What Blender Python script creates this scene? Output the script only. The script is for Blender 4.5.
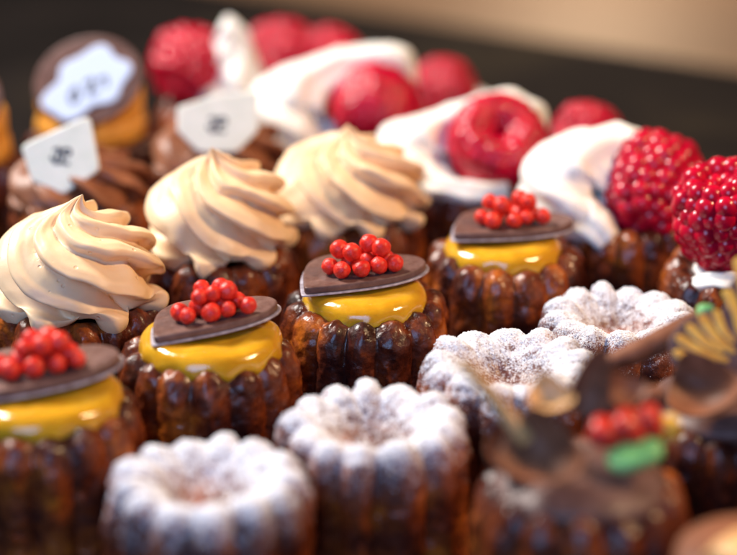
import bpy, math, random
import numpy as np
from mathutils import Vector, Matrix, Euler

# ------------------------------------------------------------------ scene, camera, light
for o in list(bpy.data.objects): bpy.data.objects.remove(o)
S = bpy.context.scene
COL = S.collection
RW, RH = 737.0, 555.0
LENS = 100.0
FPX = LENS / 36.0 * RW
PITCH = math.radians(21.5)
DIST = 0.582
TOPZ = 0.050
CAM = Vector((0, -DIST * math.cos(PITCH), TOPZ + DIST * math.sin(PITCH)))
FW = Vector((0, math.cos(PITCH), -math.sin(PITCH)))
UP = Vector((0, math.sin(PITCH), math.cos(PITCH)))

cd = bpy.data.cameras.new('camera')
cam = bpy.data.objects.new('camera', cd); COL.objects.link(cam)
cam.location = CAM
cam.rotation_euler = (math.pi / 2 - PITCH, 0, 0)
cd.lens = LENS; cd.sensor_width = 36; cd.sensor_fit = 'HORIZONTAL'
cd.clip_start = 0.02; cd.clip_end = 30
cd.dof.use_dof = True
cd.dof.focus_distance = 0.552
cd.dof.aperture_fstop = 4.8
cd.dof.aperture_blades = 9
S.camera = cam

w = bpy.data.worlds.new('World'); S.world = w; w.use_nodes = True
w.node_tree.nodes['Background'].inputs[0].default_value = (0.42, 0.55, 1.0, 1)
w.node_tree.nodes['Background'].inputs[1].default_value = 0.03

def area(name, loc, aim, size, power, color, size_y=None):
    l = bpy.data.lights.new(name, 'AREA'); l.energy = power; l.color = color; l.size = size; l.shape = 'DISK'
    if size_y: l.shape = 'RECTANGLE'; l.size_y = size_y
    o = bpy.data.objects.new(name, l); COL.objects.link(o); o.location = loc
    o.rotation_euler = (Vector(aim) - Vector(loc)).to_track_quat('-Z', 'Y').to_euler()
    return o
area('window_light', (-0.55, 0.30, 0.75), (0, 0, .05), 0.34, 17.5, (1.0, 0.95, 0.89))
area('sky_fill', (-0.25, -0.95, 0.50), (0, 0, .04), 0.6, 6.5, (0.30, 0.53, 1.0))
area('warm_shop_lamp', (0.50, -0.12, 0.55), (0.02, 0, .05), 0.09, 4.0, (1.0, 0.66, 0.36))
area('warm_back_lamp', (0.16, 0.90, 0.17), (0.16, 0.90, 0), 0.1, 1.7, (1.0, 0.70, 0.44))

S.view_settings.view_transform = 'Standard'
S.view_settings.look = 'None'
S.view_settings.exposure = 0.08
S.view_settings.gamma = 1.0
S.render.resolution_x = 1024; S.render.resolution_y = 771

def ray(px, py):
    return (FW * FPX + Vector((1, 0, 0)) * (px - RW / 2) + UP * (RH / 2 - py)).normalized()
def onplane(px, py, z):
    d = ray(px, py); t = (z - CAM.z) / d.z
    return CAM + d * t

# ------------------------------------------------------------------ noise
_rng = np.random.RandomState(5)
_tab = _rng.rand(64, 64, 64).astype(np.float32)
def vnoise(p):
    p = np.asarray(p); i = np.floor(p).astype(int); f = p - i; f = f * f * (3 - 2 * f)
    def g(a, b, c): return _tab[(i[..., 0] + a) % 64, (i[..., 1] + b) % 64, (i[..., 2] + c) % 64]
    x, y, z = f[..., 0], f[..., 1], f[..., 2]
    r = 0
    for a in (0, 1):
        for b in (0, 1):
            for c in (0, 1):
                r = r + g(a, b, c) * (x if a else 1 - x) * (y if b else 1 - y) * (z if c else 1 - z)
    return r * 2 - 1
def fbm(p, oct=3):
    r = 0; a = 1; q = np.array(p, float)
    for k in range(oct):
        r = r + a * vnoise(q + 17.3 * k); a *= .5; q = q * 2.03
    return r

# ------------------------------------------------------------------ mesh helpers (units: millimetres)
def mesh_from(name, V, F, mats, smooth=True):
    me = bpy.data.meshes.new(name)
    me.from_pydata((np.asarray(V, float) * .001).tolist(), [], F if isinstance(F, list) else F.tolist())
    for m in (mats if isinstance(mats, (list, tuple)) else [mats]): me.materials.append(m)
    if smooth: me.polygons.foreach_set('use_smooth', [True] * len(me.polygons))
    me.update()
    return me
def grid_faces(nu, nv, off=0):
    """nu rings, nv points around (closed around v)"""
    i, j = np.meshgrid(np.arange(nu - 1), np.arange(nv), indexing='ij')
    j2 = (j + 1) % nv
    return (np.stack([i * nv + j, i * nv + j2, (i + 1) * nv + j2, (i + 1) * nv + j], -1).reshape(-1, 4) + off)
def obj(name, me, parent=None, loc=(0, 0, 0), rot=(0, 0, 0), label=None):
    o = bpy.data.objects.new(name, me); COL.objects.link(o)
    o.location = [c * .001 for c in loc] if parent else loc
    o.rotation_euler = rot
    if parent: o.parent = parent
    if label: o['label'] = label
    return o
def thing(name, label, cat, loc, group=None, scale=1.0):
    o = bpy.data.objects.new(name, None); COL.objects.link(o)
    o.empty_display_size = .01
    o.location = loc; o.scale = (scale,) * 3
    o['label'] = label; o['category'] = cat
    if group: o['group'] = group
    return o
def catmull(P, n):
    P = np.asarray(P, float)
    Q = np.vstack([2 * P[0] - P[1], P, 2 * P[-1] - P[-2]])
    u = np.linspace(0, len(P) - 1 - 1e-9, n); k = u.astype(int); t = (u - k)[:, None]
    a, b, c, d = Q[k], Q[k + 1], Q[k + 2], Q[k + 3]
    return .5 * (2 * b + (c - a) * t + (2 * a - 5 * b + 4 * c - d) * t ** 2 + (3 * b - a - 3 * c + d) * t ** 3)
def resample(P, n):
    D = catmull(P, n * 12); s = np.r_[0, np.cumsum(np.linalg.norm(np.diff(D, axis=0), axis=1))]
    u = np.linspace(0, s[-1], n)
    return np.stack([np.interp(u, s, D[:, k]) for k in range(D.shape[1])], -1)
def sphere_data(seg=16, rings=10):
    th = np.linspace(.02, math.pi - .02, rings + 1); V = []; 
    ph = np.arange(seg) / seg * 2 * math.pi
    V = np.stack([np.sin(th)[:, None] * np.cos(ph), np.sin(th)[:, None] * np.sin(ph), np.cos(th)[:, None] + 0 * ph], -1).reshape(-1, 3)
    return V, grid_faces(rings + 1, seg)
def slab(outline, thick, bevel=.4, dome=0.0):
    """rounded slab from a closed 2-d outline (n,2) lying in xy, bottom at z=0"""
    o = np.asarray(outline, float); n = len(o); c = o.mean(0)
    t = np.roll(o, -1, 0) - np.roll(o, 1, 0); nr = np.stack([t[:, 1], -t[:, 0]], -1)
    nr /= np.linalg.norm(nr, axis=1)[:, None] + 1e-9
    if ((o - c) * nr).sum() < 0: nr = -nr
    R = []
    for ins, z in ((1.6 * bevel + .5, 0), (bevel, 0), (.3 * bevel, .3 * bevel), (0, bevel), (0, thick - bevel), (.3 * bevel, thick - .3 * bevel), (bevel, thick), (bevel + .5, thick)):
        R.append(np.c_[o - nr * ins, np.full(n, z)])
    for k in (.75, .5, .25):
        q = c + (o - nr * (bevel + .5) - c) * k
        R.append(np.c_[q, np.full(n, thick + dome * (1 - k))])
    V = np.vstack(R + [[[c[0], c[1], thick + dome]], [[c[0], c[1], 0]]])
    nu = len(R)
    F = grid_faces(nu, n).tolist()
    ct = nu * n; j = np.arange(n)
    F += [[(nu - 1) * n + a, (nu - 1) * n + (a + 1) % n, ct] for a in range(n)]
    F += [[(a + 1) % n, a, ct + 1] for a in range(n)]
    return V, F

# ------------------------------------------------------------------ materials
def mat(name, base=(.5, .5, .5), rough=.5, **kw):
    m = bpy.data.materials.new(name); m.use_nodes = True
    b = m.node_tree.nodes['Principled BSDF']
    b.inputs['Base Color'].default_value = (*base, 1); b.inputs['Roughness'].default_value = rough
    for k, v in kw.items():
        k = k.replace('_', ' ')
        b.inputs[k].default_value = v
    return m
class NT:
    def __init__(s, m): s.t = m.node_tree; s.b = s.t.nodes['Principled BSDF']
    def n(s, ty, **kw):
        x = s.t.nodes.new(ty)
        for k, v in kw.items(): setattr(x, k, v)
        return x
    def l(s, a, b): s.t.links.new(a, b)
    def noise(s, scale, detail=3, rough=.5, vec=None, dist=0):
        x = s.n('ShaderNodeTexNoise'); x.inputs['Scale'].default_value = scale; x.inputs['Detail'].default_value = detail
        x.inputs['Roughness'].default_value = rough; x.inputs['Distortion'].default_value = dist
        s.l(vec or s.obj(), x.inputs['Vector']); return x.outputs['Fac']
    def obj(s):
        if not hasattr(s, '_o'):
            tc = s.n('ShaderNodeTexCoord'); oi = s.n('ShaderNodeObjectInfo'); ad = s.n('ShaderNodeVectorMath', operation='ADD')
            cm = s.n('ShaderNodeCombineXYZ'); 
            for k in range(3): s.l(oi.outputs['Random'], cm.inputs[k])
            s.l(tc.outputs['Object'], ad.inputs[0]); s.l(cm.outputs[0], ad.inputs[1]); s._o = ad.outputs[0]
            s._oraw = tc.outputs['Object']
        return s._o
    def ramp(s, fac, stops, interp='LINEAR'):
        r = s.n('ShaderNodeValToRGB'); e = r.color_ramp; e.interpolation = interp
        while len(e.elements) < len(stops): e.elements.new(.5)
        for el, (p, c) in zip(e.elements, stops): el.position = p; el.color = (*c, 1) if len(c) == 3 else c
        s.l(fac, r.inputs[0]); return r.outputs[0]
    def math(s, op, a, b=None, clamp=False):
        x = s.n('ShaderNodeMath', operation=op); x.use_clamp = clamp
        for k, v in enumerate((a, b)):
            if v is None: continue
            if isinstance(v, (int, float)): x.inputs[k].default_value = v
            else: s.l(v, x.inputs[k])
        return x.outputs[0]
    def smooth(s, v, a, b, lo=0.0, hi=1.0):
        x = s.n('ShaderNodeMapRange', interpolation_type='SMOOTHSTEP')
        s.l(v, x.inputs[0]); x.inputs[1].default_value = a; x.inputs[2].default_value = b
        x.inputs[3].default_value = lo; x.inputs[4].default_value = hi
        return x.outputs[0]
    def mix(s, f, a, b):
        x = s.n('ShaderNodeMix', data_type='RGBA')
        if isinstance(f, (int, float)): x.inputs[0].default_value = f
        else: s.l(f, x.inputs[0])
        for k, v in ((6, a), (7, b)):
            if isinstance(v, tuple): x.inputs[k].default_value = (*v, 1)
            else: s.l(v, x.inputs[k])
        return x.outputs[2]
    def bump(s, h, strength, dist, prev=None):
        x = s.n('ShaderNodeBump'); x.inputs['Strength'].default_value = strength; x.inputs['Distance'].default_value = dist
        s.l(h, x.inputs['Height'])
        if prev: s.l(prev, x.inputs['Normal'])
        return x.outputs[0]

def crust_nodes(m):
    t = NT(m)
    big = t.noise(75, 3, .5); fine = t.noise(380, 4, .6)
    mixf = t.math('ADD', t.math('MULTIPLY', big, .68), t.math('MULTIPLY', fine, .32))
    col = t.ramp(mixf, [(.33, (.020, .0045, .004)), (.45, (.075, .014, .006)), (.55, (.19, .037, .008)), (.68, (.46, .115, .011))])
    vor = t.n('ShaderNodeTexVoronoi'); vor.inputs['Scale'].default_value = 520; t.l(t.obj(), vor.inputs['Vector'])
    b1 = t.bump(t.noise(330, 4, .6), .42, .0012)
    b2 = t.bump(vor.outputs['Distance'], .28, .0007, b1)
    b3 = t.bump(t.noise(1700, 2, .5), .12, .0003, b2)
    t.l(b3, t.b.inputs['Normal'])
    t.l(t.smooth(t.noise(260, 3), .35, .7, .26, .52), t.b.inputs['Roughness'])
    return t, col
M = {}
m = mat('caramel_crust', rough=.3, IOR=1.45, Coat_Weight=.22, Coat_Roughness=.16, Specular_IOR_Level=.4)
t, c = crust_nodes(m); t.l(c, t.b.inputs['Base Color']); M['crust'] = m

m = mat('dusted_crust', rough=.4, IOR=1.45)
t, c = crust_nodes(m)
geo = t.n('ShaderNodeNewGeometry'); sp = t.n('ShaderNodeSeparateXYZ'); t.l(geo.outputs['Normal'], sp.inputs[0])
t.obj(); so = t.n('ShaderNodeSeparateXYZ'); t.l(t._oraw, so.inputs[0])
rad = t.math('SQRT', t.math('ADD', t.math('MULTIPLY', so.outputs[0], so.outputs[0]), t.math('MULTIPLY', so.outputs[1], so.outputs[1])))
spk = t.noise(1900, 3, .7); med = t.noise(420, 3, .6)
up = t.math('ADD', t.math('MULTIPLY', sp.outputs[2], .62), t.math('ADD', t.math('MULTIPLY', spk, 2.0), t.math('MULTIPLY', med, .8)))
up = t.math('ADD', up, t.math('ADD', t.math('MULTIPLY', t.math('SUBTRACT', so.outputs[2], .046), 16.0), t.smooth(rad, .002, .0115, -.45, 0.0)))
cov = t.math('MULTIPLY', t.smooth(up, 1.50, 2.0), t.smooth(t.math('ADD', so.outputs[2], t.math('MULTIPLY', med, .016)), .034, .048))
t.l(t.mix(cov, t.mix(t.math('MULTIPLY', t.smooth(so.outputs[2], .034, .044), .35), c, (.30, .13, .10)), (.74, .74, .77)), t.b.inputs['Base Color'])
t.l(t.math('ADD', t.math('MULTIPLY', cov, .6), .3, True), t.b.inputs['Roughness'])
t.l(t.math('MULTIPLY', t.math('SUBTRACT', 1, cov), .5), t.b.inputs['Specular IOR Level'])
M['dusted'] = m
M['sugar'] = mat('icing_sugar', (.88, .87, .88), .8, Specular_IOR_Level=.2)

m = mat('mango_glaze', (.80, .40, .012), .16, Subsurface_Weight=.6, Subsurface_Scale=.004, Coat_Weight=.5, Coat_Roughness=.13, IOR=1.45)
m.node_tree.nodes['Principled BSDF'].inputs['Subsurface Radius'].default_value = (1, .55, .1)
t = NT(m); f = t.noise(150, 4, .6)
t.l(t.ramp(f, [(.35, (.60, .29, .010)), (.6, (.70, .37, .018))]), t.b.inputs['Base Color'])
t.l(t.bump(t.noise(230, 3), .30, .0012), t.b.inputs['Normal']); M['mango'] = m

m = mat('dark_chocolate', (.045, .018, .010), .4, Specular_IOR_Level=.3)
t = NT(m); f = t.noise(260, 5, .65)
t.l(t.ramp(f, [(.3, (.10, .045, .034)), (.6, (.17, .088, .070)), (.8, (.26, .155, .13))]), t.b.inputs['Base Color'])
t.l(t.smooth(t.noise(420, 4), .3, .7, .32, .58), t.b.inputs['Roughness'])
t.l(t.bump(t.noise(700, 4, .6), .22, .0005), t.b.inputs['Normal']); M['choc'] = m

m = mat('bloomed_cocoa_film', (.42, .36, .40), .35, Specular_IOR_Level=.6)
t = NT(m); t.l(t.ramp(t.noise(500, 4), [(.3, (.24, .18, .20)), (.65, (.52, .46, .50))]), t.b.inputs['Base Color']); M['film'] = m

m = mat('red_pearl', (.62, .012, .010), .33, Subsurface_Weight=.15, Subsurface_Scale=.001, Specular_IOR_Level=.4)
t = NT(m); t.l(t.ramp(t.noise(700, 4), [(.3, (.60, .012, .008)), (.7, (.84, .045, .020))]), t.b.inputs['Base Color'])
t.l(t.bump(t.noise(1300, 4), .5, .0005), t.b.inputs['Normal']); M['pearl'] = m

def cream_mat(name, a, b, sss=.25):
    m = mat(name, a, .42, Subsurface_Weight=sss, Subsurface_Scale=.002, IOR=1.42)
    m.node_tree.nodes['Principled BSDF'].inputs['Subsurface Radius'].default_value = (1, .6, .35)
    t = NT(m); t.l(t.ramp(t.noise(140, 4), [(.3, a), (.7, b)]), t.b.inputs['Base Color'])
    # tiny air holes
    v = t.n('ShaderNodeTexVoronoi'); v.inputs['Scale'].default_value = 190; t.l(t.obj(), v.inputs['Vector'])
    hole = t.smooth(v.outputs['Distance'], .05, .13)
    b1 = t.bump(t.noise(900, 4, .6), .10, .0004)
    t.l(t.bump(hole, .5, .0006, b1), t.b.inputs['Normal'])
    return m
M['coffee'] = cream_mat('coffee_cream', (.84, .57, .32), (.89, .64, .39), .2)
M['white'] = cream_mat('whipped_cream', (.86, .82, .74), (.90, .87, .81))
M['choc_cream'] = cream_mat('chocolate_cream', (.22, .072, .030), (.30, .11, .05), .1)
M['orange_cream'] = cream_mat('orange_cream', (.75, .30, .035), (.82, .38, .06), .2)

m = mat('raspberry_skin', (.4, .004, .02), .3, Subsurface_Weight=.15, Subsurface_Scale=.002, Coat_Weight=.45, Coat_Roughness=.04, Specular_IOR_Level=.2)
m.node_tree.nodes['Principled BSDF'].inputs['Subsurface Radius'].default_value = (1, .15, .15)
t = NT(m); t.l(t.ramp(t.noise(200, 4), [(.3, (.32, .0, .016)), (.7, (.60, .003, .028))]), t.b.inputs['Base Color'])
M['rasp'] = m
M['rasp_in'] = mat('raspberry_core', (.22, .002, .012), .4)

m = mat('milk_chocolate', (.16, .058, .026), .45, Specular_IOR_Level=.15)
t = NT(m); t.l(t.ramp(t.noise(180, 4), [(.3, (.16, .058, .028)), (.7, (.29, .115, .060))]), t.b.inputs['Base Color'])
t.l(t.bump(t.noise(500, 4), .15, .0006), t.b.inputs['Normal']); M['milk'] = m
m = mat('caramel_chocolate', (.52, .25, .07), .35)
t = NT(m); t.l(t.ramp(t.noise(220, 4), [(.3, (.70, .36, .12)), (.7, (.86, .50, .22))]), t.b.inputs['Base Color']); M['caramel'] = m
m = mat('white_chocolate', (.82, .84, .80), .4, Subsurface_Weight=.1, Subsurface_Scale=.002)
t = NT(m); t.l(t.ramp(t.noise(200, 4), [(.3, (.74, .76, .66)), (.7, (.84, .84, .75))]), t.b.inputs['Base Color']); M['whitechoc'] = m
M['badge'] = mat('sky_tinted_badge', (.62, .72, .92), .4)  # white badge, with the blue sky reflection put into its base colour
M['ink'] = mat('edible_ink', (.05, .05, .07), .6)
m = mat('orange_stripe', (.80, .36, .03), .4)
t = NT(m); t.l(t.ramp(t.noise(300, 4), [(.3, (.78, .34, .02)), (.7, (.92, .56, .08))]), t.b.inputs['Base Color']); M['stripe'] = m
M['candy_red'] = mat('red_candy', (.62, .03, .015), .35, Subsurface_Weight=.2, Subsurface_Scale=.002)
M['candy_green'] = mat('green_candy', (.20, .50, .16), .35, Subsurface_Weight=.2, Subsurface_Scale=.002)

m = mat('dark_slate', (.02, .018, .017), .8, Specular_IOR_Level=.03)
t = NT(m); tc = t.n('ShaderNodeTexCoord')
t.l(t.ramp(t.noise(9, 6, .6, tc.outputs['Object']), [(.3, (.006, .005, .0045)), (.55, (.013, .010, .009)), (.75, (.030, .022, .014))]), t.b.inputs['Base Color'])
t.l(t.bump(t.noise(120, 5, .6, tc.outputs['Object']), .3, .002), t.b.inputs['Normal']); M['slate'] = m
m = mat('pale_wood', (.50, .34, .21), .55)
t = NT(m); tc = t.n('ShaderNodeTexCoord'); mp = t.n('ShaderNodeMapping'); mp.inputs['Scale'].default_value = (2, 22, 2); mp.inputs['Rotation'].default_value = (0, 0, .2)
t.l(tc.outputs['Object'], mp.inputs[0])
t.l(t.ramp(t.noise(2.5, 6, .6, mp.outputs[0], .6), [(.3, (.12, .066, .035)), (.7, (.19, .112, .062))]), t.b.inputs['Base Color']); M['wood'] = m

# ------------------------------------------------------------------ counter and tray
def box_mesh(name, x0, x1, y0, y1, z0, z1, m, bev=.004):
    import bmesh
    bm = bmesh.new(); bmesh.ops.create_cube(bm, size=1)
    for v in bm.verts:
        v.co = Vector(((x0 + x1) / 2 + v.co.x * (x1 - x0), (y0 + y1) / 2 + v.co.y * (y1 - y0), (z0 + z1) / 2 + v.co.z * (z1 - z0)))
    bmesh.ops.bevel(bm, geom=bm.edges[:], offset=bev, segments=3, affect='EDGES')
    me = bpy.data.meshes.new(name); bm.to_mesh(me); bm.free(); me.materials.append(m); return me
ctr = obj('counter', box_mesh('counter', -2.2, 2.2, -.7, 3.2, -.075, -.035, M['wood'], .006)); ctr['kind'] = 'structure'
# tray: its far edge runs between two picture points on the counter
A = onplane(270, 2, -.004); B = onplane(737, 76, -.004)
ang = math.atan2(B.y - A.y, B.x - A.x)
tray = thing('serving_tray', 'dark slate serving board under all the little cakes', 'tray', (A.x, A.y, -.034))
tray.rotation_euler = (0, 0, ang)
TL, TR, TD = -1.3, 1.1, 1.15
obj('board', box_mesh('board', TL, TR, -TD, 0, 0, .034, M['slate']), tray)
for k, x in enumerate((TL + .12, TR - .12)):
    obj('foot', box_mesh('foot', x, x + .05, -TD + .1, -.1, -.0009, .0, M['slate'], .0003), tray)

# ------------------------------------------------------------------ canele body
PROF = [(0, 0), (12, 0), (22.8, 0), (24.4, 1.2), (24.7, 4), (24.5, 12), (24.2, 24), (24.3, 34), (24.2, 40), (23.6, 44.5), (22.0, 48.2), (19.4, 50), (16.8, 49.9), (14.0, 48.6), (11.2, 46.2), (8.4, 43.2), (5.5, 41.0), (2.5, 40.2), (0, 40)]
def body_mesh(seed, name='canele_body', m='crust', nth=252, nt=96, lump=.85, nl=14, dep=2.7):
    rng = np.random.RandomState(seed)
    P = resample(PROF, nt); P[0, 0] = P[-1, 0] = 0.02
    T = np.gradient(P, axis=0); T /= np.linalg.norm(T, axis=1)[:, None]
    N = np.stack([T[:, 1], -T[:, 0]], -1)            # outward for this winding
    th = np.arange(nth) / nth * 2 * math.pi
    sArc = np.r_[0, np.cumsum(np.linalg.norm(np.diff(P, axis=0), axis=1))]; sArc /= sArc[-1]
    r, z = P[:, 0], P[:, 1]
    side = np.clip((z - 0) / 6, 0, 1)
    inner = (r < 19) & (z > 40)
    amp = dep * side
    amp = np.where(inner, dep * .85 * np.clip((r - 9.5) / 9.5, 0, 1) ** 1.2, amp)
    amp = np.where(z < 1, 1.2, amp)
    warp = .03 * np.sin(3 * th + rng.rand() * 6) + .02 * np.sin(5 * th + rng.rand() * 6)
    ph = nl / 2 * (th + warp)
    L = np.abs(np.cos(ph)) ** .78
    k = np.floor((ph / math.pi) + .5).astype(int) % nl
    la = rng.uniform(-.8, .6, nl)[k] * np.abs(np.cos(ph))
    lz = rng.uniform(-.5, .7, nl)[k] * np.abs(np.cos(ph))
    d = -amp[:, None] * (1 - L)[None] + (amp / 3.3)[:, None] * la[None]
    R = r[:, None] + N[:, 0][:, None] * d
    Z = z[:, None] + N[:, 1][:, None] * d + (np.clip((z - 38) / 10, 0, 1) * np.clip((r - 8) / 8, 0, 1))[:, None] * lz[None]
    X, Y = R * np.cos(th), R * np.sin(th)
    V = np.stack([X, Y, Z], -1)
    off = rng.rand(3) * 40
    n1 = fbm(V / 5.5 + off, 3) * .72 + np.minimum(0, fbm(V / 2.0 + off * 2, 2) + .18) * .85 + fbm(V / 1.1 + off * 3, 2) * .2
    n1 *= lump * np.clip(z / 3, 0, 1)[:, None]
    NN = np.stack([N[:, 0][:, None] * np.cos(th), N[:, 0][:, None] * np.sin(th), N[:, 1][:, None] + 0 * th], -1)
    V = V + NN * n1[..., None]
    V[..., 2] = np.maximum(V[..., 2], 0)
    lean = rng.uniform(-.02, .02, 2)
    V[..., 0] += V[..., 2] * lean[0]; V[..., 1] += V[..., 2] * lean[1]
    F = grid_faces(nt, nth)
    return mesh_from(name, V.reshape(-1, 3), F, M[m]), V.reshape(-1, 3), F

BODY = [body_mesh(100 + i)[0] for i in range(7)]

OCT = np.array([(1, 0, 0), (-1, 0, 0), (0, 1, 0), (0, -1, 0), (0, 0, 1), (0, 0, -1)], float)
OCF = np.array([(0, 2, 4), (2, 1, 4), (1, 3, 4), (3, 0, 4), (2, 0, 5), (1, 2, 5), (3, 1, 5), (0, 3, 5)])
def sugar_mesh(V, F, count, seed, lo, hi):
    rng = np.random.RandomState(seed)
    a, b, c, d = (V[F[:, k]] for k in range(4))
    n = np.cross(c - a, d - b); ar = np.linalg.norm(n, axis=1) + 1e-9; n = n / ar[:, None]
    ctr_ = (a + b + c + d) / 4
    dens = np.clip(n[:, 2] + .35, .0, 1) ** 1.1 * np.clip((ctr_[:, 2] + 4 * fbm(ctr_ / 4.0 + seed, 2) - 38) / 7, 0, 1)
    dens *= np.clip((ctr_[:, 2] - 41.0) / 7, .12, 1)
    dens *= np.clip(.55 + .9 * fbm(ctr_ / 1.6 + 3 * seed, 2), .06, 1.5)
    p = dens * ar; p /= p.sum()
    f = rng.choice(len(F), count, p=p)
    u = rng.rand(count, 1); v = rng.rand(count, 1)
    pos = a[f] * (1 - u) * (1 - v) + b[f] * u * (1 - v) + c[f] * u * v + d[f] * (1 - u) * v
    size = rng.uniform(lo, hi, count) * (1 + .8 * (rng.rand(count) ** 6))
    pos = pos + n[f] * (size * rng.uniform(.2, .9, count))[:, None]
    q = rng.normal(size=(count, 4)); q /= np.linalg.norm(q, axis=1)[:, None]
    w_, x, y, z = q.T
    Rm = np.stack([1 - 2 * (y * y + z * z), 2 * (x * y - z * w_), 2 * (x * z + y * w_), 2 * (x * y + z * w_), 1 - 2 * (x * x + z * z), 2 * (y * z - x * w_), 2 * (x * z - y * w_), 2 * (y * z + x * w_), 1 - 2 * (x * x + y * y)], -1).reshape(-1, 3, 3)
    loc = OCT[None] * rng.uniform(.7, 1.2, (count, 6, 1))
    W = pos[:, None] + np.einsum('nij,nkj->nki', Rm, loc) * size[:, None, None]
    FF = (OCF[None] + 6 * np.arange(count)[:, None, None]).reshape(-1, 3)
    return mesh_from('icing_sugar', W.reshape(-1, 3), FF, M['sugar'], False)

def root_at(name, label, cat, px, py, group=None, s=1.0):
    p = onplane(px, py, TOPZ * s)
    return thing(name, label, cat, (p.x, p.y, 0), group, s)
BI = [0]
def put_body(root, rz=None):
    i = BI[0]; BI[0] += 1
    return obj('canele_body', BODY[i % len(BODY)], root, rot=(0, 0, i * .77 if rz is None else rz))

# ------------------------------------------------------------------ sugar-dusted row
def dusted(px, py, label, seed, s, count, lo=.10, hi=.2, rz=0):
    r = root_at('dusted_canele', label, 'canele', px, py, 'sugar-dusted caneles', s)
    me, V, F = body_mesh(seed, m='dusted', nth=288, nt=110, lump=.75, nl=13, dep=3.3)
    b = obj('canele_body', me, r, rot=(0, 0, rz))
    g = obj('icing_sugar', sugar_mesh(V, F, count, seed, lo, hi), b); g['kind'] = 'stuff'
dusted(206, 471, 'icing-sugar canele between the tall-sided mango heart canele and another sugar-dusted canele', 11, 1.0, 3500, .11, .22)
dusted(376, 413, 'icing-sugar canele with dark fluted side showing, in front of two mango heart caneles', 12, 1.0, 3500, .11, .22, .2)
dusted(513, 356, 'icing-sugar canele standing right behind the chocolate petals and tan spike', 13, 1.0, 8000, .09, .18, .1)
dusted(623, 309, 'small icing-sugar canele with a wide hollow beside the butterfly-wing canele', 14, .95, 8000, .09, .18, .3)

# ------------------------------------------------------------------ mango and heart row
def glaze_mesh(seed, rad=18.2, h=9.0):
    rng = np.random.RandomState(seed)
    P = resample([(.02, h - 1.2), (7, h - 1.2), (12.5, h - 1.0), (rad - 2.6, h - 1.3), (rad - .7, h - 2.8), (rad, h - 5), (rad - .3, h - 7), (rad - 3, h - 9.5), (8, h - 10)], 60)
    nth = 144; th = np.arange(nth) / nth * 2 * math.pi
    low = np.clip((h - 3.5 - P[:, 1]) / 4, 0, 1)
    wob = .5 * np.sin(2 * th + rng.rand() * 6) + .4 * np.sin(3 * th + rng.rand() * 6)
    sc = .55 * np.cos(12 * th + rng.rand() * 6)
    R = P[:, 0][:, None] * (1 + .018 * wob[None]) + low[:, None] * sc[None] * .8
    Z = P[:, 1][:, None] + low[:, None] * (sc[None] * -.5) + .25 * np.sin(th + rng.rand() * 6)[None]
    V = np.stack([R * np.cos(th), R * np.sin(th), Z], -1)
    V = V + fbm(V / 6.0 + rng.rand(3) * 30, 2)[..., None] * .35
    return mesh_from('mango_glaze', V.reshape(-1, 3), grid_faces(60, nth)[:, ::-1], M['mango'])
def heart_outline(grow=0.0, n=120):
    P = [(-17.5, -11), (-8, -9.6), (2, -7.4), (10, -4.2), (16, .6), (18.2, 6.5), (15.5, 11.6), (10, 13.6), (4.6, 12.6), (1.2, 10.2), (-1.5, 13.6), (-6.5, 16.2), (-12.5, 15), (-16.6, 10), (-18, 3), (-18, -4), (-17.5, -11)]
    o = resample(np.array(P, float), n + 1)[:-1]
    for _ in range(2): o = (np.roll(o, 1, 0) + 2 * o + np.roll(o, -1, 0)) / 4
    return o * (1 + grow)
HV, HF = slab(heart_outline(), 2.0, .45)
HEART = mesh_from('chocolate_heart', HV, HF, M['choc'])
FV, FF_ = slab(heart_outline(.055), .55, .2)
FILM = mesh_from('pale_edge', FV, FF_, M['film'])
sv, sf = sphere_data(22, 14)
PEARL = []
for i in range(4):
    q = sv * 2.6; q = q * (1 + .075 * fbm(sv * 1.7 + i * 9, 3)[:, None]); PEARL.append(mesh_from('red_pearl', q, sf[:, ::-1], M['pearl']))
PILE = [(-9, -1, 2.5), (-6, -4.2, 2.5), (-.7, -3.6, 2.5), (3.9, -2.2, 2.6), (8.6, -.8, 2.6), (-4.4, 1.6, 2.5), (1.2, 2.2, 2.5), (6.2, 3.3, 2.5), (-1.5, 6.4, 2.5), (3.4, 6.8, 2.5),
        (-7.2, 1.5, 6.5), (-3.6, -1.2, 6.3), (.9, -.4, 6.6), (4.6, 1.2, 6.5), (-2.6, 4.2, 6.7), (1.9, 3.6, 7.0)]
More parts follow.
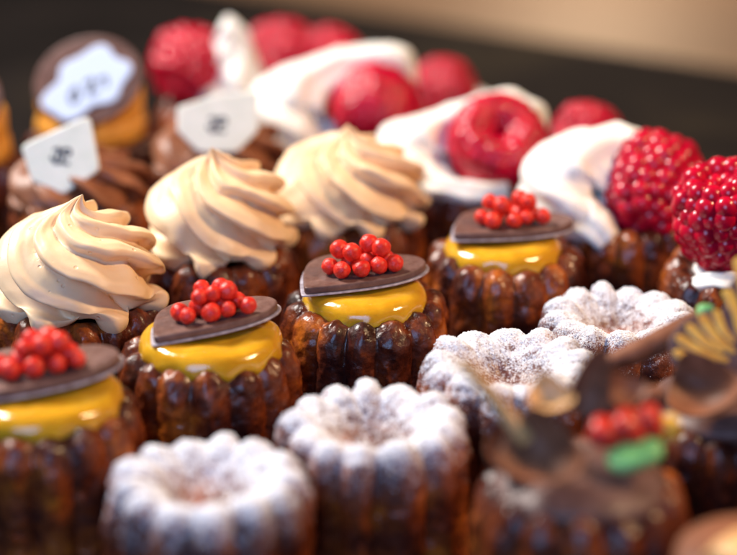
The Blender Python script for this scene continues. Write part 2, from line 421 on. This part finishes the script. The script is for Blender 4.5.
def mango(px, py, label, seed, tip, tilt, s=1.0, rad=18.2, h=9, hoff=(0, 0), pile=(0, 0, 0), hs=1.0):
    r = root_at('mango_heart_canele', label, 'canele', px, py, 'mango and chocolate heart caneles', s)
    put_body(r)
    obj('mango_glaze', glaze_mesh(seed, rad, h), r, (0, 0, 50))
    hz = 50 + h + .9
    e = obj('chocolate_heart', HEART, r, (hoff[0], hoff[1], hz), (tilt[0], tilt[1], tip))
    e.rotation_mode = 'QUATERNION'
    e.scale = (hs, hs, 1)
    tiltm = Euler((tilt[0], tilt[1], 0)).to_matrix()
    e.rotation_quaternion = (tiltm @ Matrix.Rotation(tip, 3, 'Z')).to_quaternion()
    obj('pale_edge', FILM, e, (0, 0, -.56))
    rng = random.Random(seed)
    skip = rng.sample(range(8, 16), 1)
    ca, sa = math.cos(pile[2]), math.sin(pile[2])
    for i, (x, y, z) in enumerate(PILE):
        if rng.random() < .1 and i > 11: continue
        if i in skip: continue
        x += rng.uniform(-.6, .6); y += rng.uniform(-.4, .4)
        x, y = x * ca - y * sa + pile[0], x * sa + y * ca + pile[1]
        v = tiltm @ Vector((x, y, z + 1.95))
        obj('red_pearl', PEARL[i % 4], r, (v.x + hoff[0], v.y + hoff[1], v.z + hz), (rng.random() * 6, rng.random() * 6, 0)).scale = (rng.uniform(.80, 1.02),) * 3
R = math.radians
mango(44, 401, 'mango heart canele with tall fluted side, right beside the thickest sugar-dusted canele', 21, R(4), (R(0), R(-4)), 1.03, 18.8, 5)
mango(211, 344, 'mango heart canele with wide glaze, its chocolate heart tipped up on one side', 22, R(3), (R(-1), R(-6)), 1.0, 18.8, 5, (1.5, 0), hs=.9)
mango(365, 297, 'sharp mango heart canele with piled red pearls, between two coffee swirls and sugar-dusted cakes', 23, R(0), (R(0), R(-2.5)), 1.0, 17.4, 4.6, (0, 0), hs=.94)
mango(503, 248, 'mango heart canele with a level heart, next to the raspberry and cream canele', 24, R(-8), (R(-2), R(-1)), 1.0, 17.4, 4.6, (3.0, 0), hs=.95)

# ------------------------------------------------------------------ piped swirls
def swirl_mesh(name, m, seed, rad=21.5, h=33., n=7, twist=3.4, tipx=0., depth=7.2, nth=336, nt=190):
    """piped rosette: lobes stand upright at the foot and wind round towards the peak"""
    rng = np.random.RandomState(seed); k = rad / 21.5; hz = h / 33.
    P = resample([(12 * k, -1.5), (18 * k, -1.2), (20.6 * k, 1.2 * hz), (19.2 * k, 5.0 * hz), (20.0 * k, 9.5 * hz), (20.2 * k, 15 * hz), (18.6 * k, 20 * hz), (15.4 * k, 24 * hz), (11.0 * k, 27 * hz), (6.4 * k, 29.2 * hz), (2.6 * k, 31.2 * hz), (.05, 34.5 * hz)], nt)
    T = np.gradient(P, axis=0); T /= np.linalg.norm(T, axis=1)[:, None]
    N = np.stack([T[:, 1], -T[:, 0]], -1)
    u = np.linspace(0, 1, nt)[:, None]; th = (np.arange(nth) / nth * 2 * math.pi)[None]
    off = rng.rand(3) * 30
    ring = np.stack([np.cos(th) * 1.2 + 0 * u, np.sin(th) * 1.2 + 0 * u, u * 2.2 + 0 * th], -1)
    wob = fbm(ring + off, 2)
    tw = twist * (.18 * u + .82 * np.clip((u - .20) / .80, 0, 1) ** .95)
    phi = n * (th + tw + seed * 1.3) + wob * 1.5
    x = np.mod(phi / (2 * math.pi) + .5, 1.0) - .5                      # 0 on the crest
    x = np.where(x > 0, x / (1 + .0), x)
    f = np.where(x >= 0, (.5 + .5 * np.cos(2 * math.pi * np.clip(x / 1.16, 0, .5))), .5 + .5 * np.cos(2 * math.pi * np.clip(x / .84, -.5, 0)))
    f = np.clip(f, 0, 1) ** .72
    fine = .035 * np.cos(5 * phi)                                        # faint nozzle lines
    r = P[:, :1]; z = P[:, 1:2]
    A = depth * k * np.clip(r / (15 * k), .0, 1) ** .8 * (1 + .35 * fbm(ring * 1.7 + off + 9, 2))
    d = A * (f - .62 + fine * .35)
    foot = np.exp(-((u - .16) / .10) ** 2)
    d = d + foot * .8 * f
    Rr = np.maximum(r + N[:, :1] * d, .02); Zz = z + N[:, 1:] * d * .8 - 3.0 * (f - .3) * np.clip(r / (14 * k), 0, 1) * np.clip((u - .2) / .2, 0, 1)
    Rr = Rr * (1 + .05 * np.sin(th + seed) )
    V = np.stack([Rr * np.cos(th), Rr * np.sin(th), Zz], -1)
    V = V + fbm(V / 8 + off, 2)[..., None] * .4 * np.clip(r / 6, 0, 1)[..., None]
    c = np.clip((u - .86) / .14, 0, 1) ** 2
    V[..., 0] += tipx * c; V[..., 1] -= .5 * tipx * c
    return mesh_from(name, V.reshape(-1, 3), grid_faces(nt, nth), M[m])
def coffee(px, py, label, seed, s=1.0, rz=0., rad=21.5, h=33., tipx=1.0, n=7, twist=3.4):
    r = root_at('coffee_swirl_canele', label, 'canele', px, py, 'coffee cream swirl caneles', s)
    put_body(r)
    obj('cream_swirl', swirl_mesh('cream_swirl', 'coffee', seed, rad, h, n=n, twist=twist, tipx=tipx), r, (0, 0, 49.5), (0, 0, rz))
coffee(78, 298, 'coffee cream swirl canele with the broadest swirl, behind the wide mango heart canele', 1, 1.0, .5, 22, 29.5, 2.5, 7, 3.5)
coffee(219, 244, 'coffee cream swirl canele with a rounded tip, between the other two coffee swirls', 2, 1.0, 1.0, 20.8, 29.5, -1.5, 7, 3.3)
coffee(348, 209, 'coffee cream swirl canele right in front of the raspberry cakes, softly blurred swirl', 3, 1.0, 2.0, 22.5, 26.5, .5, 8, 2.9)
r = root_at('plain_canele', 'bare dark canele beside the broad coffee swirl, only its edge showing', 'canele', -80, 366); put_body(r)

# ------------------------------------------------------------------ chocolate swirls with white plaques
def strokes(lines, rad, m, z):
    """flat printed strokes: thin ribbons"""
    V = []; F = []
    for L in lines:
        P = catmull(L, 14); T = np.gradient(P, axis=0); T /= np.linalg.norm(T, axis=1)[:, None]
        N = np.stack([-T[:, 1], T[:, 0]], -1) * rad; b = len(V)
        for p, q in zip(P, N): V += [(*(p + q), z), (*(p - q), z)]
        F += [[b + 2 * i, b + 2 * i + 1, b + 2 * i + 3, b + 2 * i + 2] for i in range(len(P) - 1)]
    return mesh_from('printed_mark', V, F, M[m], False)
def roundpoly(P, n=72, k=6):
    P = np.asarray(P, float); Q = []
    for i in range(len(P)):
        a, b = P[i], P[(i + 1) % len(P)]; Q += [a + (b - a) * t for t in np.linspace(0, 1, 24, endpoint=False)]
    Q = np.array(Q)
    for _ in range(k): Q = (np.roll(Q, 1, 0) + Q + np.roll(Q, -1, 0)) / 3
    return Q
MARK = [[(-4.5, 3), (-1.5, 3.6), (-2.5, -1), (-4.5, -2.2), (-5.2, 0)], [(.2, 3.5), (.4, 0), (.1, -3.2)], [(.2, 3.3), (3.6, 3.4), (4.0, .8), (.6, .2)], [(-4, -3.8), (0, -3.4), (4, -4)]]
def choc_swirl(px, py, label, seed, outline, pl, prot):
    r = root_at('chocolate_swirl_canele', label, 'canele', px, py, 'chocolate swirl caneles with white plaques')
    put_body(r)
    obj('chocolate_swirl', swirl_mesh('chocolate_swirl', 'choc_cream', seed, 21, 18, n=8, twist=2.4), r, (0, 0, 49.5))
    V, F = slab(roundpoly(outline), 1.5, .4)
    p = obj('white_plaque', mesh_from('white_plaque', V, F, M['whitechoc']), r, pl, prot)
    obj('printed_mark', strokes([[(x * .62, y * .62 - 1) for x, y in L] for L in MARK], .5, 'ink', 1.56), p)
choc_swirl(84, 196, 'chocolate swirl canele with a kite-shaped white plaque, behind the broad coffee swirl', 4,
           [(-13, 2), (8, 12), (12, -5), (1, -13), (-9, -9)], (-4, -12, 68), (R(62), R(0), R(-4)))
choc_swirl(222, 163, 'chocolate swirl canele with a round-bottomed white plaque, between two coffee swirls', 5,
           [(-13, 5), (0, 9), (13, 10), (13, -3), (6, -10), (-6, -10), (-13, -3)], (0, -13, 68), (R(62), R(0), R(2)))

# ------------------------------------------------------------------ orange stacks with badges
def orange(px, py, label, seed, show):
    r = root_at('orange_cream_canele', label, 'canele', px, py, 'orange cream caneles with badges')
    put_body(r)
    P = resample([(.02, -3), (14, -3), (17.5, -1.5), (18.6, 3), (17.6, 6.5), (16.9, 7.4), (17.8, 9), (18.2, 12), (17.2, 15.5), (14, 17), (.02, 17.4)], 60)
    th = np.arange(120) / 120 * 2 * math.pi
    V = np.stack([P[:, :1] * np.cos(th) * (1 + .012 * np.cos(14 * th)), P[:, :1] * np.sin(th) * (1 + .012 * np.cos(14 * th)), P[:, 1:2] + .5 * np.sin(2 * th)], -1)
    V = V + fbm(V / 6 + seed, 2)[..., None] * .5
    obj('orange_cream', mesh_from('orange_cream', V.reshape(-1, 3), grid_faces(60, 120), M['orange_cream']), r, (0, 0, 50))
    a = np.arange(90) / 90 * 2 * math.pi
    V, F = slab(np.stack([19 * np.cos(a), 15.5 * np.sin(a)], -1), 2.0, .5)
    d = obj('chocolate_disc', mesh_from('chocolate_disc', V, F, M['choc']), r, (2, -15, 72), (R(57), R(-12), R(-6)))
    rr = 11.0 + 1.0 * np.cos(6 * a + .4) + .9 * np.cos(3 * a + 2) + 1.2 * np.cos(2 * a - .9)
    V, F = slab(np.stack([1.32 * rr * np.cos(a), .98 * rr * np.sin(a)], -1), .7, .2)
    b = obj('pale_badge', mesh_from('pale_badge', V, F, M['badge']), d, (0, -1.2, 2.02), (0, 0, R(14)))
    obj('printed_mark', strokes([[(-7, -2), (-4, 0), (-4.5, -4), (-7, -4.2), (-7, -2)], [(-1, 0), (2.5, 0), (-.5, -4), (3, -4)], [(4, -1), (6.5, -1), (6, -4)]], .7, 'ink', .75), b)
orange(92, 131, 'orange cream canele with dark disc and pale sky-tinted badge, behind the kite-plaque canele', 31, True)
orange(-45, 156, 'orange cream canele mostly cut off, beside the badge canele and chocolate swirl', 32, True)

# ------------------------------------------------------------------ raspberries and cream
def raspberry_mesh(seed, a=13.5, h=24, drupe=2.8, step=4.7):
    rng = np.random.RandomState(seed); V = []; F = []; n = 0
    us, uf = sphere_data(18, 12); jit = .6 if step > 4 else .22
    P = [(5.4, h * .40), (8.6, h * .50), (11.4, h * .46), (13, h * .32), (13.5, h * .12), (13.1, -h * .08), (11.7, -h * .27), (9.0, -h * .43), (5.2, -h * .53), (.1, -h * .56)]
    P = [(p[0] * a / 13.5, p[1]) for p in P]
    D = catmull(P, 200); s = np.r_[0, np.cumsum(np.linalg.norm(np.diff(D, axis=0), axis=1))]
    row = 0
    for q in np.arange(0, s[-1], step * .86):
        rr = np.interp(q, s, D[:, 0]); zz = np.interp(q, s, D[:, 1]); k = max(1, int(round(2 * math.pi * rr / step)))
        for j in range(k):
            an = (j + .5 * (row % 2)) / k * 2 * math.pi + rng.uniform(-.06, .06)
            c = np.array([rr * math.cos(an), rr * math.sin(an), zz]) + rng.uniform(-jit, jit, 3)
            rad = drupe * (rng.uniform(.88, 1.1) if step > 4 else rng.uniform(.97, 1.03))
            V.append(us * rad * np.array([1, 1, 1.05]) + c); F.append(uf[:, ::-1] + n); n += len(us)
        row += 1
    return mesh_from('raspberry', np.vstack(V), np.vstack(F), M['rasp'])
RASP = [raspberry_mesh(1, 13, 23, 3.6), raspberry_mesh(2, 12.6, 25, 3.5), raspberry_mesh(3, 12.8, 20, 4.0, 2.9)]
core = resample([(.1, -10), (7, -8), (11, -3), (12.3, 3), (11, 8), (8, 8.5), (5, 3), (3.5, -4), (.1, -6)], 40)
_th = np.arange(40) / 40 * 2 * math.pi
CORE = mesh_from('raspberry_core', np.stack([core[:, :1] * np.cos(_th), core[:, :1] * np.sin(_th), core[:, 1:] + 0 * _th], -1).reshape(-1, 3), grid_faces(40, 40), M['rasp_in'])
def ribbon_mesh(path, radii, seed, ridges=5, flat=.8):
    n = 90; P = resample(path, n); rad = np.interp(np.linspace(0, 1, n), np.linspace(0, 1, len(radii)), radii)
    rad = rad * np.sqrt(np.clip(np.minimum(np.linspace(0, 1, n), np.linspace(1, 0, n)) * 9 + .002, 0, 1))
    T = np.gradient(P, axis=0); T /= np.linalg.norm(T, axis=1)[:, None]
    B = np.cross(T, (0.05, .1, 1)); B /= np.linalg.norm(B, axis=1)[:, None]; N = np.cross(B, T)
    nth = 72; a = np.arange(nth) / nth * 2 * math.pi
    f = 1 + .10 * np.cos(ridges * a[None] + np.linspace(0, 2.5, n)[:, None])
    V = P[:, None] + (rad[:, None] * f)[..., None] * (B[:, None] * np.cos(a)[None, :, None] + N[:, None] * (flat * np.sin(a))[None, :, None])
    V = V + fbm(V / 7 + seed * 3.1, 2)[..., None] * .8
    return mesh_from('whipped_cream', V.reshape(-1, 3), grid_faces(n, nth)[:, ::-1], M['white'])
def rasp_cake(px, py, label, seed, berries, creams, s=1.0):
    r = root_at('raspberry_cream_canele', label, 'canele', px, py, 'raspberry and cream caneles', s)
    put_body(r)
    for i, (path, radii) in enumerate(creams):
        obj('whipped_cream', ribbon_mesh(path, radii, seed + i), r, (0, 0, 50))
    for i, (loc, rot, sc, var) in enumerate(berries):
        b = obj('raspberry', RASP[var], r, (loc[0], loc[1], loc[2] + 50), rot); b.scale = (sc,) * 3
        obj('raspberry_core', CORE, b)
ARC = ([(-4, -12, -1), (-15, -9, 2), (-19, -3, 8), (-12, 4, 13), (2, 8, 17), (13, 9, 15)], [6, 11, 14, 13, 10, 6])
FALL = ([(-14, -10, 3), (-9, -15, 0), (-4, -18, -4)], [8, 7, 5])
BASEC = ([(-14, 2, -4), (-4, 0, -2), (6, 0, -2), (14, 3, -4)], [7, 8, 8, 6])
rasp_cake(620, 211, 'raspberry and cream canele with thick draped cream, behind the small sugar-dusted one', 41, [((9, -3, 8.5), (R(-62), R(28), 0), 1.0, 0)], [ARC, FALL, BASEC])
rasp_cake(742, 264, 'raspberry canele beside the butterfly-wing canele, its berry upright over a little cream', 42, [((-6, -3, 15), (R(8), R(-14), 0), .95, 1)],
          [([(-16, -8, -2), (-5, -15, 0), (8, -14, 1), (16, -6, 0)], [3, 4, 4.5, 4]), BASEC])
rasp_cake(470, 172, 'raspberry canele whose berry shows its open hollow, behind the level mango heart canele', 43, [((8, -3, 9.5), (R(40), R(6), 0), .98, 2)],
          [([(-4, -12, -3), (-16, -8, 0), (-19, -1, 7), (-8, 8, 12), (6, 10, 17), (19, 9, 16), (23, 7, 9)], [7, 11, 13, 9, 8, 9, 6]), ([(-16, -9, 3), (-8, -16, 0), (4, -18, -1), (12, -15, -1)], [7, 6, 5, 4]), BASEC])
rasp_cake(346, 131, 'raspberry canele with wide cream arch, behind the low broad coffee swirl', 44, [((10, -4, 8.5), (R(-60), R(30), 0), .92, 2)],
          [([(-6, -10, -3), (-18, -6, 0), (-21, 0, 7), (-12, 8, 15), (3, 12, 20), (17, 12, 20), (24, 9, 13)], [7, 12, 14, 10, 8, 9, 6]), BASEC])
rasp_cake(222, 101, 'raspberry canele with a tall cream peak, behind the round-bottomed plaque', 45, [((-11.5, 2, 12), (R(-70), R(-40), 0), .88, 1)],
          [([(4, -4, -4), (3, -2, 4), (4, 1, 14), (4, 4, 24), (3, 5, 31)], [15, 13, 9, 6, 4]), BASEC])
rasp_cake(600, 140, 'raspberry canele half hidden behind the thick draped cream', 46, [((-5, 0, -.5), (R(-40), R(20), 0), .76, 0)], [BASEC])
rasp_cake(456, 100, 'raspberry canele half hidden behind the berry with the open hollow', 47, [((-5, -3, 2), (R(-50), R(-30), 0), .8, 0)], [BASEC])
rasp_cake(322, 68, 'raspberry canele with two berries side by side, behind the wide cream arch', 48, [((-15, -3, 3), (R(-50), R(-30), 0), .92, 1), ((4, -2, 2), (R(-60), R(40), 1), .82, 0)], [BASEC])

# ------------------------------------------------------------------ chocolate decorated caneles
def petal_mesh(name, m, L=20, W=15, depth=7, thick=1.2):
    nu, nv = 24, 40
    u = np.linspace(.001, 1, nu)[:, None]; a = (np.arange(nv) / nv * 2 * math.pi)[None]
    ex = np.cos(a); ey = np.sin(a)
    X = u * L * (ex + .12 * np.cos(2 * a)); Y = u * W * ey * (1 - .25 * ex); Z = depth * (u ** 2.2) * (1 + .25 * np.cos(3 * a + .5)) 
    top = np.stack([X, Y, Z], -1); bot = np.stack([X * .99, Y * .99, Z - thick], -1)
    V = np.vstack([bot.reshape(-1, 3), top[::-1].reshape(-1, 3)])
    return mesh_from(name, V, grid_faces(2 * nu, nv)[:, ::-1], M[m])
def tube_mesh(name, m, path, radii):
    n = 40; P = resample(path, n); rad = np.interp(np.linspace(0, 1, n), np.linspace(0, 1, len(radii)), radii)
    rad[0] = rad[-1] = .05
    T = np.gradient(P, axis=0); T /= np.linalg.norm(T, axis=1)[:, None]
    B = np.cross(T, (0.03, .2, 1)); B /= np.linalg.norm(B, axis=1)[:, None]; N = np.cross(B, T)
    a = np.arange(28) / 28 * 2 * math.pi
    V = P[:, None] + rad[:, None, None] * (B[:, None] * np.cos(a)[None, :, None] + N[:, None] * np.sin(a)[None, :, None])
    V = V + fbm(V / 4, 2)[..., None] * .3
    return mesh_from(name, V.reshape(-1, 3), grid_faces(n, 28)[:, ::-1], M[m])
def candy_mesh(name, m, L, W, H):
    V, F = sphere_data(28, 16)
    V = np.sign(V) * np.abs(V) ** .7 * np.array([L, W, H]); V = V * (1 + .04 * fbm(V / 3, 2)[:, None])
    return mesh_from(name, V, F[:, ::-1], M[m])
def mound(m, h=5, rad=19):
    P = resample([(.02, h), (8, h - .3), (rad - 4, h - 2), (rad, h - 5), (rad - 2, h - 8)], 30); th = np.arange(60) / 60 * 2 * math.pi
    V = np.stack([P[:, :1] * np.cos(th), P[:, :1] * np.sin(th), P[:, 1:] + .4 * np.sin(3 * th)], -1)
    return mesh_from('ganache', V.reshape(-1, 3), grid_faces(30, 60)[:, ::-1], M[m])
r = root_at('petal_canele', 'canele topped with chocolate petals, tan spike and red and green candy', 'canele', 580, 480, 'caneles with chocolate decorations', 1.04)
put_body(r)
obj('ganache', mound('choc'), r, (0, 0, 50))
obj('chocolate_petal', petal_mesh('chocolate_petal', 'milk', 9.5, 7.5, 5.5), r, (-8, -8, 60), (R(52), R(10), R(-35)))
obj('chocolate_petal', petal_mesh('chocolate_petal', 'milk', 8, 6, 4), r, (-15, 1, 56), (R(40), R(-20), R(50)))
obj('chocolate_curl', petal_mesh('chocolate_curl', 'milk', 8.5, 4.5, 3), r, (2, 3, 72), (R(75), R(-78), R(10)))
obj('chocolate_curl', petal_mesh('chocolate_curl', 'milk', 5, 4.2, 2.5), r, (8.5, 4, 68.5), (R(40), R(5), R(20)))
obj('chocolate_roll', tube_mesh('chocolate_roll', 'milk', [(3, 6, 15), (11, 7, 16), (19, 8, 17)], [2, 2.2, 2]), r, (0, 0, 50))
obj('tan_spike', tube_mesh('tan_spike', 'caramel', [(-12, -6, 12), (-17, -6, 19), (-22, -5.5, 25), (-27, -5, 31)], [1.7, 1.8, 1.6, 1.0]), r, (0, 0, 50))
obj('caramel_curl', petal_mesh('caramel_curl', 'caramel', 5, 4.2, 3), r, (-7, 2, 68.5), (R(40), R(10), R(-20)))
for x, y, z, q in ((4.5, -4, 63.4, 4.0), (9.4, -3.6, 64.5, 4.3), (14.2, -3, 65.4, 3.6)):
    obj('red_candy', candy_mesh('red_candy', 'candy_red', q, q * .9, q * .72), r, (x, y, z), (R(20), R(x * 4), 0))
obj('yellow_candy', candy_mesh('yellow_candy', 'stripe', 2.4, 2.2, 2.6), r, (18, -3, 64), (0, 0, 0))
obj('green_candy', candy_mesh('green_candy', 'candy_green', 6.2, 3.8, 1.9), r, (10.5, -7.5, 60), (R(20), R(-14), R(10)))

r = root_at('butterfly_canele', 'canele with orange-striped chocolate butterfly wing, cup and chocolate stick', 'canele', 727, 405, 'caneles with chocolate decorations', 1.0)
put_body(r)
obj('ganache', mound('choc'), r, (0, 0, 50))
obj('chocolate_stick', tube_mesh('chocolate_stick', 'milk', [(-32, 2, 9), (-22, 3, 13), (-10, 6, 18), (-2, 9, 20)], [2.2, 3.0, 3.2, 3.0]), r, (0, 0, 50))
obj('chocolate_cup', petal_mesh('chocolate_cup', 'milk', 9.5, 7.5, 5), r, (-7, -12, 59), (R(50), R(-6), R(-28)))
obj('chocolate_petal', petal_mesh('chocolate_petal', 'milk', 10, 6, 4), r, (8, -15, 55), (R(45), R(15), R(10)))
# wing: a leaf shape with fanned stripes, standing on the cake
wing = roundpoly([(-11, -6), (-12.5, 0), (-9.5, 5.5), (-4, 8.5), (.3, 9.2), (.8, 15), (4.5, 22), (10, 28), (17, 29), (17, -7), (2, -8)], k=14)
V, F = slab(wing, 1.4, .4)
wg = obj('butterfly_wing', mesh_from('butterfly_wing', V, F, M['choc']), r, (-3.5, -3, 66.5), (R(60), R(4), R(-6)))
hub = np.array([8., -5.])
for i, (a, l0, l1, wd) in enumerate([(183, 6, 16.5, 1.7), (172, 8.5, 18.2, 1.7), (161, 6, 18.8, 1.7), (150, 8, 18, 1.7), (138, 6, 17.2, 1.8), (126, 8, 16.2, 1.6), (112, 9, 20, 2.0), (101, 10, 27, 2.5), (89, 9, 31, 2.6), (76, 11, 32, 2.6)]):
    d = np.array([math.cos(R(a)), math.sin(R(a))]); nrm = np.array([-d[1], d[0]]); bend = nrm * (.8 if i < 6 else -.9)
    q = roundpoly([hub + d * l0 - nrm * wd * .35, hub + d * l0 + nrm * wd * .35, hub + d * (l0 + l1) / 2 + nrm * wd * .62 + bend, hub + d * l1 + nrm * wd * .7, hub + d * (l1 + 1.2), hub + d * l1 - nrm * wd * .7, hub + d * (l0 + l1) / 2 - nrm * wd * .62 + bend], k=10)
    V, F = slab(q, .45, .12)
    obj('wing_stripe', mesh_from('wing_stripe', V, F, M['stripe']), wg, (0, 0, 1.42))
obj('green_candy', candy_mesh('green_candy', 'candy_green', 2.4, 2.2, 2.6), r, (-5.6, 6, 71.5))
obj('red_candy', candy_mesh('red_candy', 'candy_red', 2.4, 2.2, 2.0), r, (-6, 5.5, 68))

r = root_at('caramel_shell_canele', 'canele with a rounded milk chocolate shell, in front of the butterfly-wing canele', 'canele', 766, 572, 'caneles with chocolate decorations', 1.0)
put_body(r)
obj('ganache', mound('milk', 8), r, (0, 0, 50))
obj('chocolate_petal', petal_mesh('chocolate_petal', 'caramel', 12, 9, 6), r, (-3, -2, 60), (R(160), R(10), R(20)))
S.cycles.samples = 128
